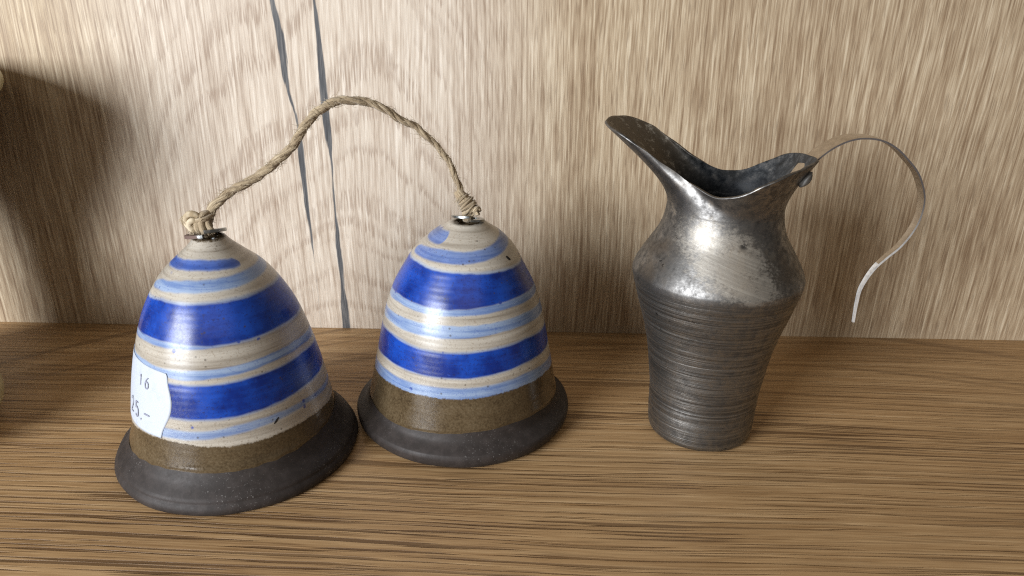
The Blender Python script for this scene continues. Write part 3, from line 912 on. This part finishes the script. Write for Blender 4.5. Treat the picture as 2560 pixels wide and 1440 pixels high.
def lip_point(i, s):
    """point on the flaring lip: column i, s from 0 (neck) to 1 (rim), in jug coordinates"""
    th = 2 * math.pi * tt[i]
    n = np.array([JR[-1] * math.cos(th), JR[-1] * math.sin(th), JZ[-1]])
    r = RIM[i]
    dz = r[2] - n[2]
    p1 = np.array([n[0] * .985, n[1] * .985, n[2] + .30 * dz])
    p2 = np.array([n[0] + .50 * (r[0] - n[0]), n[1] + .50 * (r[1] - n[1]), n[2] + .63 * dz])
    b = (1 - s)**3 * n + 3 * (1 - s)**2 * s * p1 + 3 * (1 - s) * s * s * p2 + s**3 * r
    return b[0] * ex + b[1] * ey + np.array([0, 0, b[2]])


rows = []
LEAN = -.006
th = 2 * math.pi * tt
zs = np.concatenate([np.linspace(0, .003, 8)[:-1], np.linspace(.003, .083, 190)])
rs = pchip(JZ, JR, zs)
groove = np.convolve(rng.normal(0, 1, len(zs)), [.25, .5, .25], 'same') * .00005 * sstep(.003, .006, zs) * sstep(.0585, .056, zs)
for z_, r_, g_ in zip(zs, rs, groove):
    rr = (r_ + g_) * (1 + .004 * np.sin(2 * th + .5) + .003 * np.sin(3 * th + z_ * 60) * sstep(.0, .02, np.array(z_)))
    p = np.outer(rr * np.cos(th), ex) + np.outer(rr * np.sin(th), ey)
    p[:, 2] = z_; p[:, 0] += LEAN * z_
    rows.append(p)
NL = 60
for k in range(1, NL + 1):
    p = np.array([lip_point(i, k / NL) for i in range(NJ)])
    p[:, 0] += LEAN * .083
    rows.append(p)
V = np.concatenate([np.array([[0, 0, .0004]])] + rows)
F = [(0, 1 + (j + 1) % NJ, 1 + j) for j in range(NJ)] + [tuple(i + 1 for i in q) for q in grid_faces(len(rows), NJ)]
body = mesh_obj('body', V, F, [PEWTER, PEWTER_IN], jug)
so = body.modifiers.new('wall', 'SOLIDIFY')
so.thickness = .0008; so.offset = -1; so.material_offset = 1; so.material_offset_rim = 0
so.use_even_offset = True

# handle: a strap riveted under the lip, looping out and tapering to a free end
hp = [(.08486, .0923), (.08642, .09542), (.08882, .09914), (.09082, .10148), (.09205, .10271), (.09517, .10528), (.0983, .107), (.10166, .10801), (.10518, .10819), (.10959, .10744), (.11355, .1055), (.11788, .10198), (.12159, .09816),
      (.12373, .09451), (.12526, .09043), (.12555, .0864), (.12505, .08256), (.12339, .07825), (.12088, .07426), (.11779, .07101), (.11476, .06733), (.11282, .06362), (.11161, .06002), (.11133, .05542), (.11145, .04862)]
hy = .2290
hk = hy / .2215
hp = [(x * hk, CAM_H + (z - CAM_H) * hk) for x, z in hp]
H3 = catmull([(x - JC[0], hy - JC[1], z) for x, z in hp], 160)
u = np.linspace(0, 1, 160)
hw = np.interp(u, [0, .12, .2, .35, .5, .7, .85, 1], [.0080, .0085, .0082, .0056, .0044, .0028, .0016, .0008])
T3 = np.gradient(H3, axis=0); T3 /= np.linalg.norm(T3, axis=1)[:, None]
Nh = np.stack([-T3[:, 2], np.zeros(160), T3[:, 0]], -1)
ht = .00055
htv = np.interp(u, [0, .62, .75, 1], [.00055, .00055, .00070, .00070])
V = []
for i in range(160):
    crown = hw[i] * .04
    for fy, dn in ((0, -.5), (0, .5), (.12, .62), (.5, .8), (.88, .62), (1, .5), (1, -.5), (.5, -.3)):
        y_ = fy * hw[i] + .0004 * np.interp(u[i], [0, .3], [1, 0])
        V.append(H3[i] + np.array([0, y_, 0]) + Nh[i] * dn * htv[i])
hf = grid_faces(160, 8) + [tuple(range(8))[::-1], tuple(range(159 * 8, 160 * 8))]
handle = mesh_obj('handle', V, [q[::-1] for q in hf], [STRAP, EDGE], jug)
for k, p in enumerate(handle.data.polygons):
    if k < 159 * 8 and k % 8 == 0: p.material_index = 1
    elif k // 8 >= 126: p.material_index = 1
handle['label'] = 'thin satin metal strap handle curling out to a free end'
handle.modifiers.new('edge', 'EDGE_SPLIT').split_angle = R(38)


# oval rivet plate inside the lip, with its curl, and the rivet heads outside
def lip_frame(i, s):
    p = lip_point(i % NJ, s)
    a = lip_point((i + 2) % NJ, s) - lip_point((i - 2) % NJ, s)
    b = lip_point(i % NJ, min(s + .03, 1)) - lip_point(i % NJ, s - .03)
    n = np.cross(a, b); n /= np.linalg.norm(n)
    if np.dot(n, [p[0], p[1], 0]) > 0: n = -n              # towards the inside
    return p + np.array([LEAN * .083, 0, 0]), n


i0, s0_ = -7, .74
rows = []
na = 28
for k, (f, hgt) in enumerate(((1.0, .0002), (.97, .0007), (.88, .0010), (.74, .0008), (.6, .00065), (.3, .0008), (.02, .0009))):
    ring_ = []
    for j in range(na):
        al = 2 * math.pi * j / na
        ii = i0 + 10.0 * f * math.cos(al) - 3.5 * f * math.sin(al); ss = s0_ + .19 * f * math.sin(al)
        i1 = math.floor(ii); fr = ii - i1
        pa, n_a = lip_frame(i1, ss); pb, n_b = lip_frame(i1 + 1, ss)
        n_ = n_a * (1 - fr) + n_b * fr
        ring_.append(pa * (1 - fr) + pb * fr + n_ * (.0009 + hgt))
    rows.append(ring_)
plate = mesh_obj('rivet_plate', np.concatenate(rows), grid_faces(len(rows), na), PLATE, jug)
p0, n0 = lip_frame(i0, s0_ - .05)
tx = np.cross(n0, [0, 0, 1]); tx /= np.linalg.norm(tx); ty = np.cross(n0, tx)
al = np.linspace(0, 9.0, 60)
rr = np.linspace(.0003, .0014, 60)
P = p0 + n0 * .0018 + (rr * np.cos(al))[:, None] * tx + (rr * np.sin(al))[:, None] * ty
V, F, s, a = tube(P, .00022, 6)
mesh_obj('curl', V, F, PEWTER, plate, True)


def blob(name, c, rx, ry, rz, mat, parent, rot=0):
    V = []; nr, ncc = 9, 14
    for i in range(nr):
        t = math.pi * i / (nr - 1)
        for j in range(ncc):
            q = 2 * math.pi * j / ncc
            k = 1 + .10 * math.sin(3 * q + 2 * t) + .07 * math.sin(5 * q - t)
            x_, y_, z_ = rx * k * math.sin(t) * math.cos(q), ry * k * math.sin(t) * math.sin(q), rz * k * math.cos(t)
            V.append((c[0] + x_ * math.cos(rot) - z_ * math.sin(rot), c[1] + y_, c[2] + x_ * math.sin(rot) + z_ * math.cos(rot)))
    return mesh_obj(name, V, grid_faces(nr, ncc, flip=True), mat, parent)


blob('rivet', (.0885 - JC[0], .2225 - JC[1], .0953), .0012, .0020, .0026, PLATE, jug, R(-35))

# ------------------------------------------------------------------ pieces cut off by the left edge; unseen bodies invented to shade the wall
def glazed(name, c1, c2):
    M = Mat(name)
    x, y, z = M.obj()
    n_ = M.noise(M.vec(x, y, z), 160, 4, .6)
    return M.out(M.mix(M.map(n_, .35, .65), c1, c2), .35, 0.0, M.bump(n_, .15, .0004))


CREAM = glazed('cream_glaze', (.40, .35, .20), (.50, .44, .28))
DARK = glazed('dark_glaze', (.018, .022, .024), (.035, .04, .042))


def lathe(name, prof, mat, parent, n=72, dense=8):
    pr = catmull([(a, 0, b) for a, b in prof], dense * len(prof))
    th_ = np.linspace(0, 2 * math.pi, n, endpoint=False)
    V = np.concatenate([np.stack([r * np.cos(th_), r * np.sin(th_), np.full(n, z)], -1) for r, _, z in pr])
    return mesh_obj(name, V, grid_faces(len(pr), n), mat, parent)


vase = empty('guessed_vase', (-.2348, .2620, 0))
tag(vase, 'rolled cream lip at the upper left edge on an invented dark vase body shading the wall', 'vase')
lathe('body', [(.001, .0005), (.017, .0005), (.0190, .003), (.0188, .012), (.0192, .03), (.0225, .058), (.0370, .085), (.0408, .099), (.0400, .1065)], DARK, vase)
lathe('lip', [(.0400, .1060), (.0455, .1070), (.0487, .1100), (.0495, .1130), (.0485, .1165), (.0455, .1188), (.0425, .1185), (.0410, .116), (.0395, .108), (.035, .09)], CREAM, vase)
pot = empty('guessed_pot', (-.2085, .2195, 0))
tag(pot, 'guessed cream pot with dark upper part at the lower left edge, mostly unseen', 'pot')
lathe('body', [(.001, .0004), (.018, .0004), (.0240, .002), (.0288, .007), (.0300, .012), (.0290, .017), (.0262, .0215)], CREAM, pot)
lathe('collar', [(.0263, .0213), (.0256, .026), (.0262, .032), (.0275, .038), (.0270, .040), (.0255, .038), (.0235, .030), (.022, .020)], DARK, pot)
